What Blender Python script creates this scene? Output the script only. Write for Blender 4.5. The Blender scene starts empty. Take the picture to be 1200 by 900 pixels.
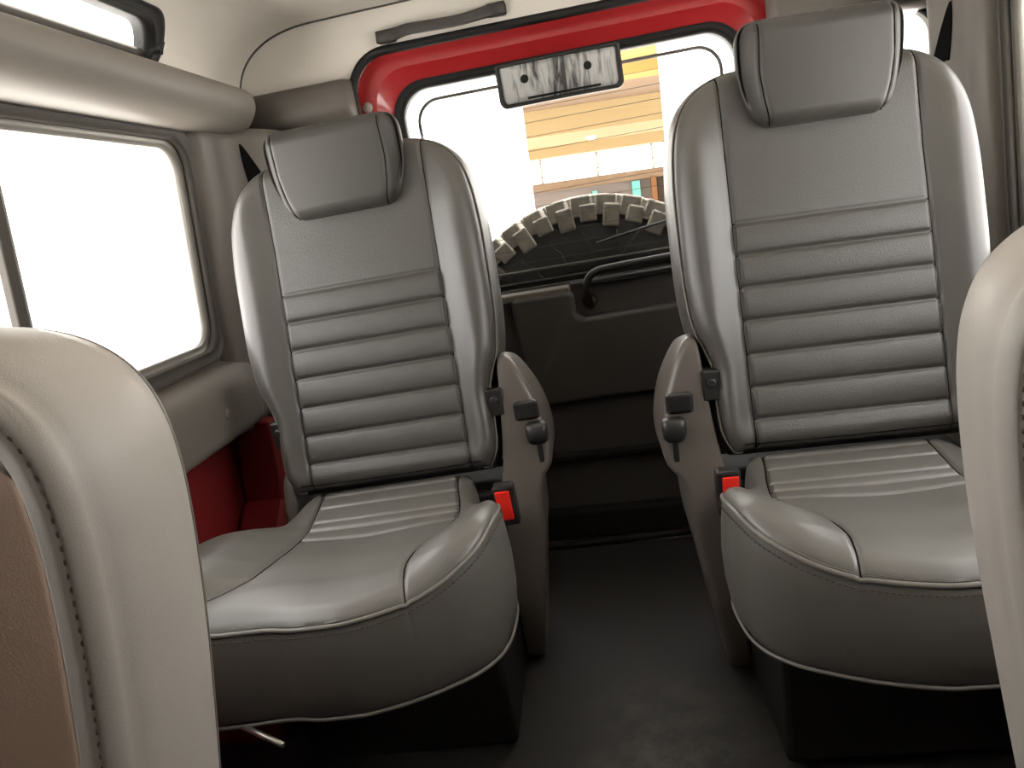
import bpy, math, random
import numpy as np
from mathutils import Vector, Matrix
random.seed(4)
SC = bpy.context.scene
COL = SC.collection
R_ = math.radians

# ------------------------------------------------------------------ render look
SC.view_settings.view_transform = 'Standard'
SC.view_settings.look = 'None'
SC.view_settings.gamma = 1
SC.view_settings.use_curve_mapping = False
SC.view_settings.exposure = 0.64

# ------------------------------------------------------------------ materials
MATS = {}
def mat(name, color, rough=0.5, spec=0.5, metal=0.0, bump=None, coat=0.0, mottle=None, sheen=0.0):
    """color is an sRGB triple 0-255; bump = (kind, scale, strength, distance); mottle = (scale, colour2, contrast)."""
    m = bpy.data.materials.new(name); m.use_nodes = True
    nt = m.node_tree; b = nt.nodes['Principled BSDF']
    lin = lambda c: tuple(((x / 255 + 0.055) / 1.055) ** 2.4 if x > 10.3 else x / 255 / 12.92 for x in c) + (1,)
    b.inputs['Base Color'].default_value = lin(color)
    b.inputs['Roughness'].default_value = rough
    b.inputs['Specular IOR Level'].default_value = spec
    b.inputs['Metallic'].default_value = metal
    b.inputs['Coat Weight'].default_value = coat
    b.inputs['Sheen Weight'].default_value = sheen
    tc = nt.nodes.new('ShaderNodeTexCoord')
    if mottle:
        n = nt.nodes.new('ShaderNodeTexNoise'); n.inputs['Scale'].default_value = mottle[0]
        n.inputs['Detail'].default_value = 5; n.inputs['Roughness'].default_value = 0.6
        r = nt.nodes.new('ShaderNodeValToRGB'); w = mottle[2]
        r.color_ramp.elements[0].position = 0.5 - w; r.color_ramp.elements[1].position = 0.5 + w
        r.color_ramp.elements[0].color = lin(color); r.color_ramp.elements[1].color = lin(mottle[1])
        nt.links.new(tc.outputs['Object'], n.inputs['Vector'])
        nt.links.new(n.outputs['Fac'], r.inputs['Fac']); nt.links.new(r.outputs['Color'], b.inputs['Base Color'])
    if bump:
        kind, sc, st, di = bump
        n = nt.nodes.new('ShaderNodeTexVoronoi' if kind == 'voronoi' else 'ShaderNodeTexNoise')
        n.inputs['Scale'].default_value = sc
        bp = nt.nodes.new('ShaderNodeBump'); bp.inputs['Strength'].default_value = st; bp.inputs['Distance'].default_value = di
        nt.links.new(tc.outputs['Object'], n.inputs['Vector'])
        nt.links.new(n.outputs['Distance' if kind == 'voronoi' else 'Fac'], bp.inputs['Height'])
        nt.links.new(bp.outputs['Normal'], b.inputs['Normal'])
    MATS[name] = m
    return m

def glass_mat(name, tint=(1, 1, 1), refl=0.6):
    m = bpy.data.materials.new(name); m.use_nodes = True
    nt = m.node_tree; nt.nodes.clear()
    o = nt.nodes.new('ShaderNodeOutputMaterial'); mx = nt.nodes.new('ShaderNodeMixShader')
    t = nt.nodes.new('ShaderNodeBsdfTransparent'); t.inputs['Color'].default_value = tint + (1,)
    g = nt.nodes.new('ShaderNodeBsdfGlossy'); g.inputs['Roughness'].default_value = 0.02
    f = nt.nodes.new('ShaderNodeFresnel'); f.inputs['IOR'].default_value = 1.45
    ge = nt.nodes.new('ShaderNodeNewGeometry'); mr = nt.nodes.new('ShaderNodeMapRange')      # same reflection from both faces of the thin pane
    mr.inputs['To Min'].default_value = 1.45; mr.inputs['To Max'].default_value = 1 / 1.45
    nt.links.new(ge.outputs['Backfacing'], mr.inputs['Value']); nt.links.new(mr.outputs[0], f.inputs['IOR'])
    k = nt.nodes.new('ShaderNodeMath'); k.operation = 'MULTIPLY'; k.inputs[1].default_value = refl
    nt.links.new(f.outputs[0], k.inputs[0]); nt.links.new(k.outputs[0], mx.inputs[0])
    nt.links.new(t.outputs[0], mx.inputs[1]); nt.links.new(g.outputs[0], mx.inputs[2])
    nt.links.new(mx.outputs[0], o.inputs[0])
    return m

def lamp_mat(name, color, strength):
    m = bpy.data.materials.new(name); m.use_nodes = True
    nt = m.node_tree; nt.nodes.clear()
    o = nt.nodes.new('ShaderNodeOutputMaterial'); e = nt.nodes.new('ShaderNodeEmission')
    e.inputs['Color'].default_value = color + (1,); e.inputs['Strength'].default_value = strength
    nt.links.new(e.outputs[0], o.inputs[0])
    return m

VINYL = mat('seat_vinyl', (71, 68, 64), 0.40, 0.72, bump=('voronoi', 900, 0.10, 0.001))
HEADV_SHADED = mat('headrest_vinyl', (56, 54, 51), 0.5, 0.4, bump=('voronoi', 900, 0.10, 0.001))  # the seat vinyl, darkened to paint in shade on the headrest face
CUSHV_LIT = mat('cushion_vinyl', (90, 87, 82), 0.40, 0.8, bump=('voronoi', 900, 0.10, 0.001))  # the seat vinyl, lightened to paint in light on the seat tops
INSERT = mat('insert_vinyl', (64, 62, 58), 0.43, 0.62, bump=('voronoi', 520, 0.30, 0.001))
FRONTV = mat('front_seat_vinyl', (162, 156, 148), 0.45, 0.4, bump=('voronoi', 800, 0.12, 0.001))
FRONTF = mat('front_seat_fabric', (178, 154, 136), 0.75, 0.2, bump=('noise', 700, 0.35, 0.001))
THREAD = mat('seam_thread', (16, 15, 14), 0.9, 0.05)
PIPE = mat('piping_vinyl', (108, 104, 98), 0.4, 0.5)
STITCH = mat('stitch_thread', (84, 78, 71), 0.8, 0.1)
FSTITCH = mat('front_stitch_thread', (104, 92, 82), 0.8, 0.1)
TRIM = mat('trim_plastic', (106, 100, 93), 0.5, 0.35, bump=('noise', 600, 0.15, 0.001))
DTRIM = mat('dark_trim_plastic', (90, 84, 78), 0.5, 0.4, bump=('noise', 600, 0.15, 0.001))
DOORP = mat('door_trim_plastic', (70, 67, 64), 0.5, 0.35, bump=('noise', 500, 0.2, 0.001))
COVER = mat('cover_plastic', (88, 81, 75), 0.36, 0.5, bump=('noise', 700, 0.12, 0.001))
HEAD = mat('headliner', (208, 202, 193), 0.85, 0.15, bump=('noise', 900, 0.12, 0.001))
BLACK = mat('black_rubber', (24, 23, 22), 0.6, 0.3)
BLACKP = mat('black_plastic', (30, 29, 28), 0.4, 0.5)
GRAB = mat('grab_plastic', (58, 55, 52), 0.5, 0.4)
RUBBER = mat('grey_rubber', (74, 70, 65), 0.6, 0.3)
ALU = mat('window_channel', (150, 146, 139), 0.4, 0.5, metal=0.4)
RED_SHADED = mat('red_underbody', (112, 20, 22), 0.6, 0.3)  # the red body paint again, darkened to stand for the dim lower area
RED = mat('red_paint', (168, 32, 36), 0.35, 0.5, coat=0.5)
BUTTON = mat('red_button', (232, 40, 28), 0.35, 0.5)
STEEL = mat('steel', (178, 174, 166), 0.35, 0.5, metal=0.9)
STRIP = mat('strip_metal', (236, 232, 224), 0.35, 0.6, metal=0.5)
MATF = mat('floor_mat', (44, 42, 40), 0.6, 0.4, bump=('noise', 320, 0.3, 0.001))
DUST = MATF
SLOT = mat('slot_black', (9, 9, 9), 0.9, 0.1)
DARKM = mat('dark_metal', (26, 25, 24), 0.6, 0.3)
SCUFF = mat('scuffed_plastic', (52, 52, 52), 0.45, 0.5)
LAMPB = mat('lamp_body', (52, 50, 48), 0.4, 0.5)
TYRE = mat('tyre_rubber', (54, 54, 53), 0.75, 0.3, bump=('noise', 120, 0.2, 0.002))
TREAD = mat('tyre_tread', (92, 88, 81), 0.85, 0.2, mottle=(30, (122, 116, 106), 0.2))  # paler than the sidewall, with a mottled tone
WALLW = mat('white_wall', (238, 238, 236), 0.8, 0.2)
CREAM = mat('cream_paint', (150, 130, 96), 0.8, 0.2)
BEIGE = mat('beige_soffit', (116, 97, 80), 0.8, 0.2)
OCHRE = mat('ochre_paint', (152, 122, 70), 0.8, 0.2)
LILAC = mat('grey_wall', (112, 102, 98), 0.8, 0.2)
WOOD = mat('brown_wood', (110, 74, 42), 0.6, 0.3)
DARKD = mat('dark_opening', (58, 48, 40), 0.8, 0.2)
CONC = mat('concrete', (222, 220, 216), 0.9, 0.2, mottle=(3, (212, 210, 205), 0.2))
GLASS = glass_mat('clear_glass')
RGLASS = glass_mat('rear_glass', (0.97, 0.97, 0.96), 1.4)
LIT = lamp_mat('warm_tube', (1.0, 0.82, 0.5), 14.0)
LITW = lamp_mat('lit_pane', (1.0, 0.97, 0.88), 6.0)
SGREEN = lamp_mat('green_sign_light', (0.35, 0.95, 0.7), 0.85)
SRED = lamp_mat('red_sign_light', (0.95, 0.4, 0.28), 0.5)

# streaky scuffs on the lamp back: a noise stretched along its height
def scuff_nodes(m):
    nt = m.node_tree; b = nt.nodes['Principled BSDF']
    tc = nt.nodes.new('ShaderNodeTexCoord'); mp = nt.nodes.new('ShaderNodeMapping')
    mp.inputs['Scale'].default_value = (60, 10, 9); mp.inputs['Rotation'].default_value = (0, 0.2, 0)
    n = nt.nodes.new('ShaderNodeTexNoise'); n.inputs['Scale'].default_value = 1.6; n.inputs['Detail'].default_value = 6
    n.inputs['Distortion'].default_value = 0.8
    r = nt.nodes.new('ShaderNodeValToRGB')
    r.color_ramp.elements[0].position = 0.36; r.color_ramp.elements[0].color = (0.05, 0.05, 0.05, 1)
    r.color_ramp.elements[1].position = 0.62; r.color_ramp.elements[1].color = (0.55, 0.55, 0.54, 1)
    # the wear thins out in the middle of the face
    sp = nt.nodes.new('ShaderNodeSeparateXYZ'); ab = nt.nodes.new('ShaderNodeMath'); ab.operation = 'ABSOLUTE'
    ml = nt.nodes.new('ShaderNodeMath'); ml.operation = 'MULTIPLY_ADD'; ml.inputs[1].default_value = 2.6; ml.inputs[2].default_value = -0.10
    ad = nt.nodes.new('ShaderNodeMath'); ad.operation = 'ADD'
    nt.links.new(tc.outputs['Object'], sp.inputs[0]); nt.links.new(sp.outputs['X'], ab.inputs[0]); nt.links.new(ab.outputs[0], ml.inputs[0])
    nt.links.new(n.outputs['Fac'], ad.inputs[0]); nt.links.new(ml.outputs[0], ad.inputs[1])
    nt.links.new(tc.outputs['Object'], mp.inputs['Vector']); nt.links.new(mp.outputs[0], n.inputs['Vector'])
    nt.links.new(ad.outputs[0], r.inputs['Fac']); nt.links.new(r.outputs[0], b.inputs['Base Color'])
scuff_nodes(SCUFF)

# a dusty worn patch in the middle of the mat
def dust_nodes(m):
    nt = m.node_tree; b = nt.nodes['Principled BSDF']
    tc = nt.nodes.new('ShaderNodeTexCoord')
    mp = nt.nodes.new('ShaderNodeMapping'); mp.vector_type = 'POINT'
    mp.inputs['Location'].default_value = (-0.05 * 5.5, -0.93 * 3.6, 0.81 * 4); mp.inputs['Scale'].default_value = (5.5, 3.6, 4)
    g = nt.nodes.new('ShaderNodeTexGradient'); g.gradient_type = 'SPHERICAL'
    n = nt.nodes.new('ShaderNodeTexNoise'); n.inputs['Scale'].default_value = 14; n.inputs['Detail'].default_value = 7; n.inputs['Roughness'].default_value = 0.7
    r = nt.nodes.new('ShaderNodeValToRGB'); r.color_ramp.elements[0].position = 0.42; r.color_ramp.elements[1].position = 0.66
    k = nt.nodes.new('ShaderNodeMath'); k.operation = 'MULTIPLY'
    k2 = nt.nodes.new('ShaderNodeMath'); k2.operation = 'MULTIPLY'; k2.inputs[1].default_value = 1.2; k2.use_clamp = True
    mx = nt.nodes.new('ShaderNodeMix'); mx.data_type = 'RGBA'
    mx.inputs['A'].default_value = b.inputs['Base Color'].default_value; mx.inputs['B'].default_value = (0.085, 0.076, 0.06, 1)
    nt.links.new(tc.outputs['Object'], mp.inputs['Vector']); nt.links.new(mp.outputs[0], g.inputs['Vector'])
    nt.links.new(tc.outputs['Object'], n.inputs['Vector']); nt.links.new(n.outputs['Fac'], r.inputs['Fac'])
    nt.links.new(g.outputs['Fac'], k.inputs[0]); nt.links.new(r.outputs[0], k.inputs[1])
    nt.links.new(k.outputs[0], k2.inputs[0]); nt.links.new(k2.outputs[0], mx.inputs['Factor'])
    nt.links.new(mx.outputs['Result'], b.inputs['Base Color'])
dust_nodes(MATF)

# ------------------------------------------------------------------ object helpers
def link(name, me, m, parent=None, smooth=True, kind=None, label=None):
    o = bpy.data.objects.new(name, me); COL.objects.link(o)
    if m is not None:
        me.materials.clear(); me.materials.append(m)
    if smooth:
        me.polygons.foreach_set('use_smooth', [True] * len(me.polygons))
    if parent is not None: o.parent = parent
    if kind: o['kind'] = kind
    if label: o['label'] = label
    return o

def obj(name, geo, m, parent=None, smooth=True, kind=None, label=None, bevel=0, seg=2, fix=True):
    v, f = geo
    me = bpy.data.meshes.new(name)
    me.from_pydata([tuple(map(float, p)) for p in v], [], [tuple(int(i) for i in q) for q in f])
    if fix:
        import bmesh
        b = bmesh.new(); b.from_mesh(me); bmesh.ops.recalc_face_normals(b, faces=b.faces[:]); b.to_mesh(me); b.free()
    me.update()
    o = link(name, me, m, parent, smooth, kind, label)
    if bevel:
        md = o.modifiers.new('bevel', 'BEVEL'); md.width = bevel; md.segments = seg; md.limit_method = 'ANGLE'; md.angle_limit = R_(35)
        md.harden_normals = False
    if smooth and bevel == 0 and len(me.polygons) < 3000:
        pass
    return o

def flat(o, ang=40):
    """smooth only below this angle"""
    me = o.data
    import bmesh
    b = bmesh.new(); b.from_mesh(me)
    for e in b.edges:
        if len(e.link_faces) == 2 and e.calc_face_angle(0) > R_(ang): e.smooth = False
    b.to_mesh(me); b.free()
    return o

def thing(name, label, cat, loc=(0, 0, 0), rot=(0, 0, 0), group=None):
    o = bpy.data.objects.new(name, None); COL.objects.link(o)
    o.location = loc; o.rotation_euler = rot; o.empty_display_size = 0.05
    o['label'] = label; o['category'] = cat
    if group: o['group'] = group
    return o
def tag(o, label, cat, group=None):
    o['label'] = label; o['category'] = cat
    if group: o['group'] = group
    return o

def join(*geos):
    V = []; F = []
    for v, f in geos:
        n = len(V); V += [tuple(p) for p in v]; F += [tuple(i + n for i in q) for q in f]
    return V, F
def move(geo, fn):
    return [fn(p) for p in geo[0]], geo[1]

def catmull(pts, n, closed=False):
    P = np.array(pts, float)
    if closed: E = np.vstack([P[-1], P, P[0], P[1]])
    else: E = np.vstack([2 * P[0] - P[1], P, 2 * P[-1] - P[-2]])
    out = []
    for i in range(1, len(E) - 2):
        p0, p1, p2, p3 = E[i - 1], E[i], E[i + 1], E[i + 2]
        d = [max(np.linalg.norm(a - b), 1e-9) ** 0.5 for a, b in ((p1, p0), (p2, p1), (p3, p2))]
        t0 = 0; t1 = d[0]; t2 = t1 + d[1]; t3 = t2 + d[2]
        for t in np.linspace(t1, t2, 24, endpoint=False):
            A1 = (t1 - t) / (t1 - t0) * p0 + (t - t0) / (t1 - t0) * p1
            A2 = (t2 - t) / (t2 - t1) * p1 + (t - t1) / (t2 - t1) * p2
            A3 = (t3 - t) / (t3 - t2) * p2 + (t - t2) / (t3 - t2) * p3
            B1 = (t2 - t) / (t2 - t0) * A1 + (t - t0) / (t2 - t0) * A2
            B2 = (t3 - t) / (t3 - t1) * A2 + (t - t1) / (t3 - t1) * A3
            out.append((t2 - t) / (t2 - t1) * B1 + (t - t1) / (t2 - t1) * B2)
    out.append(E[-2] if not closed else P[0])
    return resample(np.array(out), n, closed)
def resample(P, n, closed=False):
    P = np.array(P, float)
    s = np.concatenate([[0], np.cumsum(np.linalg.norm(np.diff(P, axis=0), axis=1))])
    t = np.linspace(0, s[-1], n, endpoint=not closed)
    return np.stack([np.interp(t, s, P[:, k]) for k in range(P.shape[1])], 1)

def gridfaces(N, M, wrap=False):
    F = []
    for i in range(N - 1):
        for j in range(M if wrap else M - 1):
            k = (j + 1) % M
            F.append((i * M + j, i * M + k, (i + 1) * M + k, (i + 1) * M + j))
    return F
def loft(rings, cap=True, closed=True):
    """rings: list of equal-length loops of 3D points"""
    M = len(rings[0]); V = [tuple(p) for r in rings for p in r]; F = gridfaces(len(rings), M, closed)
    if cap and closed:
        F.append(tuple(range(M - 1, -1, -1))); F.append(tuple(range((len(rings) - 1) * M, len(rings) * M)))
    return V, F
def tube(pts, r, seg=8, closed=False, rr=None):
    P = np.array(pts, float); n = len(P)
    if closed: T = np.roll(P, -1, 0) - np.roll(P, 1, 0)
    else: T = np.gradient(P, axis=0)
    T /= np.maximum(np.linalg.norm(T, axis=1)[:, None], 1e-9)
    a = np.array([0, 0, 1.0]) if abs(T[0][2]) < 0.9 else np.array([1.0, 0, 0])
    nrm = np.cross(T[0], a); nrm /= np.linalg.norm(nrm)
    V = []
    for i in range(n):
        nrm = nrm - T[i] * (nrm @ T[i]); nrm /= np.linalg.norm(nrm)
        b = np.cross(T[i], nrm)
        rad = r if rr is None else rr[i]
        for k in range(seg):
            q = 2 * math.pi * k / seg
            V.append(P[i] + rad * (math.cos(q) * nrm + math.sin(q) * b))
    F = gridfaces(n, seg, True)
    if closed:
        F += [((n - 1) * seg + j, (n - 1) * seg + (j + 1) % seg, (j + 1) % seg, j) for j in range(seg)]
    else:
        F.append(tuple(range(seg - 1, -1, -1))); F.append(tuple(range((n - 1) * seg, n * seg)))
    return V, F
def box(x0, x1, y0, y1, z0, z1):
    V = [(x, y, z) for z in (z0, z1) for y in (y0, y1) for x in (x0, x1)]
    F = [(0, 2, 3, 1), (4, 5, 7, 6), (0, 1, 5, 4), (2, 6, 7, 3), (0, 4, 6, 2), (1, 3, 7, 5)]
    return V, F
def prism(poly, fn, d0, d1):
    """poly of (a,b); fn(a,b,d)->3D; extruded from d0 to d1"""
    n = len(poly)
    V = [fn(a, b, d0) for a, b in poly] + [fn(a, b, d1) for a, b in poly]
    F = [tuple(range(n)), tuple(range(2 * n - 1, n - 1, -1))] + [(i, i + n, (i + 1) % n + n, (i + 1) % n) for i in range(n)]
    return V, F
def rrect(x0, x1, y0, y1, r, nc=10, ns=14):
    if not isinstance(r, (list, tuple)): r = [r] * 4      # corners: (x1,y0) (x1,y1) (x0,y1) (x0,y0)
    C = [(x1, y0, 1, -1, -90, r[0]), (x1, y1, 1, 1, 0, r[1]), (x0, y1, -1, 1, 90, r[2]), (x0, y0, -1, -1, 180, r[3])]
    arcs = []
    for cx, cy, sx, sy, a0, rr in C:
        ox, oy = cx - sx * rr, cy - sy * rr
        arcs.append([(ox + rr * math.cos(R_(a0 + 90 * k / nc)), oy + rr * math.sin(R_(a0 + 90 * k / nc))) for k in range(nc + 1)])
    out = []
    for i in range(4):
        out += arcs[i]
        a = arcs[i][-1]; b = arcs[(i + 1) % 4][0]
        for k in range(1, ns):
            t = k / ns; out.append((a[0] + (b[0] - a[0]) * t, a[1] + (b[1] - a[1]) * t))
    return np.array(out)
def holed(fn, outer, inner, rings=6, thick=0.0):
    """surface between two loops (a,b), mapped by fn(a,b,d); with thickness when thick is set"""
    L = [outer + (inner - outer) * (k / rings) for k in range(rings + 1)]
    loops = [[fn(a, b, 0) for a, b in l] for l in L]
    if thick:
        loops += [[fn(a, b, thick) for a, b in l] for l in L[::-1]]
        loops.append(loops[0])
        M = len(outer); V = [p for r in loops[:-1] for p in r]; n = len(loops) - 1
        F = gridfaces(n, M, True) + [((n - 1) * M + j, (n - 1) * M + (j + 1) % M, (j + 1) % M, j) for j in range(M)]
        return V, F
    M = len(outer)
    return [p for r in loops for p in r], gridfaces(len(loops), M, True)
def ringframe(fn, outer, inner, d0, d1, b=0.003):
    """a solid frame between two loops with softened edges; d measured by fn"""
    c = (outer + inner) / 2
    w = lambda t: outer + (inner - outer) * t
    e = 0.12
    seq = [(w(0), d0), (w(0), d1 - b), (w(e), d1), (w(1 - e), d1), (w(1), d1 - b), (w(1), d0)]
    loops = [[fn(a, bb, d) for a, bb in l] for l, d in seq]
    M = len(outer); n = len(loops)
    V = [p for r in loops for p in r]
    F = gridfaces(n, M, True) + [((n - 1) * M + j, (n - 1) * M + (j + 1) % M, (j + 1) % M, j) for j in range(M)]
    return V, F
def disc(fn, loop):
    V = [fn(a, b, 0) for a, b in loop]; return V, [tuple(range(len(V)))]

# ------------------------------------------------------------------ upholstered pads
class Pad:
    """an upholstered pad over the plane (u, v) with height h; half outline given as (v, half width)"""
    def __init__(s, half, N, M, hfun, fn):
        H = catmull(half, N); s.v = H[:, 0]; s.w = np.maximum(H[:, 1], 0.002); s.fn = fn; s.hf = hfun; s.N = N; s.M = M
        b = [(-w, v) for v, w in zip(s.v, s.w)]; b2 = [(w, v) for v, w in zip(s.v, s.w)]
        bot = [(x, s.v[0]) for x in np.linspace(-s.w[0], s.w[0], 80)]; top = [(x, s.v[-1]) for x in np.linspace(-s.w[-1], s.w[-1], 80)]
        s.border = np.array(b + b2 + bot + top)
    def dist(s, U, V):
        P = np.stack([U.ravel(), V.ravel()], 1); D = np.empty(len(P))
        for i in range(0, len(P), 4000):
            q = P[i:i + 4000]
            D[i:i + 4000] = np.sqrt(((q[:, None, :] - s.border[None]) ** 2).sum(2).min(1))
        return D.reshape(U.shape)
    def h(s, U, V):
        U = np.atleast_1d(np.array(U, float)); V = np.atleast_1d(np.array(V, float))
        return s.hf(U, V, s.dist(U, V))
    def geo(s, rings):
        """rings: (outward offset, height h) going round the rim to the back"""
        S = np.linspace(-1, 1, s.M)
        S = np.sign(S) * (1 - (1 - np.abs(S)) ** 1.25)                    # a little denser at the rim
        U = s.w[:, None] * S[None]; V = np.repeat(s.v[:, None], s.M, 1)
        D = s.dist(U, V); D[0] = D[-1] = 0; D[:, 0] = D[:, -1] = 0
        Hh = s.hf(U, V, D)
        verts = [s.fn(a, b, c) for a, b, c in zip(U.ravel(), V.ravel(), Hh.ravel())]
        F = gridfaces(s.N, s.M)
        N, M = s.N, s.M
        loop = list(range(M)) + [i * M + M - 1 for i in range(1, N)] + [(N - 1) * M + j for j in range(M - 2, -1, -1)] + [i * M for i in range(N - 2, 0, -1)]
        L = np.stack([U.ravel()[loop], V.ravel()[loop]], 1)
        LC = np.vstack([L, L[:1]]); sl_ = np.concatenate([[0], np.cumsum(np.linalg.norm(np.diff(LC, axis=0), axis=1))])
        tt = np.linspace(0, sl_[-1], 900, endpoint=False)
        Q = np.stack([np.interp(tt, sl_, LC[:, k]) for k in (0, 1)], 1)
        T = np.roll(Q, -1, 0) - np.roll(Q, 1, 0)
        for _ in range(60): T = (np.roll(T, 1, 0) + T * 2 + np.roll(T, -1, 0)) / 4
        nn = np.stack([T[:, 1], -T[:, 0]], 1)
        nn = np.stack([np.interp(sl_[:-1], tt, nn[:, k], period=sl_[-1]) for k in (0, 1)], 1)
        nn /= np.maximum(np.linalg.norm(nn, axis=1)[:, None], 1e-9)
        s.loop = L; s.nn = nn; s.loopH = Hh.ravel()[loop]
        prev = loop; K = len(loop)
        for r in rings:
            if callable(r): P3 = r(L, nn, s.loopH)
            else:
                Q = L + nn * r[0]; P3 = [(a, b, r[1]) for a, b in Q]
            base = len(verts); verts += [s.fn(*p) for p in P3]; cur = list(range(base, base + K))
            F += [(prev[i], cur[i], cur[(i + 1) % K], prev[(i + 1) % K]) for i in range(K)]
            prev = cur
        c = np.mean(np.array([verts[i] for i in prev]), 0); verts.append(tuple(c)); ci = len(verts) - 1
        F += [(prev[i], ci, prev[(i + 1) % K]) for i in range(K)]
        return verts, F
    def line(s, pts, n=80, lift=0.0, smooth=True):
        P = catmull(pts, n) if smooth and len(pts) > 2 else resample(np.array(pts, float), n)
        Hh = s.h(P[:, 0], P[:, 1])
        return [s.fn(a, b, c + lift) for (a, b), c in zip(P, Hh)]

def segdist(U, V, pts):
    """distance from (U,V) to a polyline"""
    P = np.array(pts, float); D = np.full(U.shape, 9.0)
    for a, b in zip(P[:-1], P[1:]):
        d = b - a; L = d @ d
        t = np.clip(((U - a[0]) * d[0] + (V - a[1]) * d[1]) / L, 0, 1)
        D = np.minimum(D, np.hypot(U - a[0] - t * d[0], V - a[1] - t * d[1]))
    return D
def sstep(x, a, b):
    t = np.clip((x - a) / (b - a), 0, 1); return t * t * (3 - 2 * t)
def rim(d, R):
    e = np.clip(R - d, 0, R); return R - np.sqrt(np.maximum(R * R - e * e, 0))
def groove(D, depth, w):
    return depth * np.exp(-(D / w) ** 2)

# ================================================================== REAR SEATS
TH = R_(12)
def back_fn(u, v, h):
    return (u, v * math.sin(TH) - h * math.cos(TH), v * math.cos(TH) + h * math.sin(TH))
BACK = [(0.0, .172), (.03, .186), (.079, .190), (.127, .190), (.157, .198), (.193, .212), (.25, .2195), (.333, .221), (.42, .2195), (.48, .213), (.515, .203), (.54, .188), (.56, .165), (.573, .135), (.578, .10)]
GV = [.345, .297, .248, .198, .147, .097, .048]
SEAMU = .142
def back_h(U, V, d):
    h = -rim(d, 0.030)
    a = np.abs(U)
    out = sstep(a, SEAMU - 0.006, SEAMU + 0.046)
    h = h + 0.013 * out * (1 - sstep(V, .46, .56) * 0.6)
    h -= 0.006 * (1 - out) * sstep(V, 0.0, .06) * (1 - sstep(V, .42, .55))
    # pleats
    inn = 1 - sstep(a, SEAMU - 0.006, SEAMU)
    gv = np.array(GV + [0.0]); p = np.zeros_like(V)
    for top, bot in zip(gv[:-1], gv[1:]):
        t = (V - bot) / (top - bot); m = (t > 0) & (t < 1)
        p = np.where(m, 0.0058 * np.sqrt(np.clip(np.sin(np.clip(t, 0, 1) * math.pi), 0, 1)), p)
    h = h + p * inn
    for g in GV: h -= groove(np.abs(V - g), 0.0035, 0.0028) * inn
    h -= groove(np.abs(a - SEAMU), 0.0035, 0.0028)
    return h
CUSH = [(-.03, .142), (.0, .152), (.06, .158), (.095, .168), (.12, .188), (.15, .207), (.19, .217), (.235, .2165), (.275, .211), (.308, .197), (.335, .172), (.356, .138), (.374, .100), (.387, .060), (.3936, .030), (.3942, .012)]
CSEAM = [(.122, -.03), (.130, .03), (.143, .10), (.149, .16), (.142, .21), (.125, .25), (.110, .28), (.104, .31), (.107, .345), (.111, .371)]
CG = [.005, .05, .105, .132, .168]
CSEAM_O = [(.118, -.03), (.116, .0), (.108, .06), (.100, .12), (.096, .17), (.094, .21), (.098, .25), (.108, .28), (.125, .297), (.150, .312), (.172, .325), (.19, .338)]   # seam on the wall side
def csx(V):
    c = np.array(CSEAM); return np.interp(V, c[:, 1], c[:, 0])
def csx_o(V):
    c = np.array(CSEAM_O); return np.interp(V, c[:, 1], c[:, 0])
def cush_fn(u, v, h): return (u, -v, h)
def cush_h(U, V, d):
    a = np.abs(U); si = np.where(U < 0, csx_o(V), csx(V))
    h = -0.6 * rim(d, 0.028) - 0.012
    h = h + 0.020 * sstep(V, .12, .27) - 0.012 * sstep(V, .31, .40)
    out = sstep(a - si, -0.012, 0.070)
    win = sstep(V, .075, .18) * (1 - sstep(V, .26, .385))
    h = h + 0.030 * out * win
    h -= 0.010 * (1 - sstep(a, .0, .13)) * sstep(V, .1, .2) * (1 - sstep(V, .3, .4))
    inn = 1 - sstep(a - si, -0.006, 0.0)
    edges = [-.04] + CG
    for e0, e1 in zip(edges[:-1], edges[1:]):
        t = (V - e0) / (e1 - e0); m = (t > 0) & (t < 1)
        h = h + np.where(m, 0.0022 * np.sqrt(np.clip(np.sin(np.clip(t, 0, 1) * math.pi), 0, 1)), 0) * inn
    for g in CG: h -= groove(np.abs(V - g), 0.0032, 0.0028) * inn
    h -= groove(np.minimum(segdist(U, V, CSEAM), segdist(-U, V, CSEAM_O)), 0.0035, 0.003)
    return h
HR = [(.475, .080), (.481, .093), (.495, .103), (.52, .112), (.555, .120), (.59, .122), (.615, .121), (.628, .116), (.635, .107), (.638, .09)]
HTH = R_(-3)
def head_fn(u, v, h):
    b = back_fn(u, .475, .034); w = v - .475
    u, w = u * .93, w * .885
    return (u, b[1] + w * math.sin(HTH) - h * math.cos(HTH), b[2] + w * math.cos(HTH) + h * math.sin(HTH) - .002)
def head_h(U, V, d):
    h = -rim(d, 0.024) + 0.006 * (1 - (U / .12) ** 2)
    h -= 0.35 * sstep(np.abs(U), .098, .124) * 0.05
    h -= groove(np.abs(np.abs(U) - .099 * np.interp(V, [.475, .52, .56, .64], [.85, .95, 1, .99])), 0.003, 0.0025)
    return h

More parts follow.
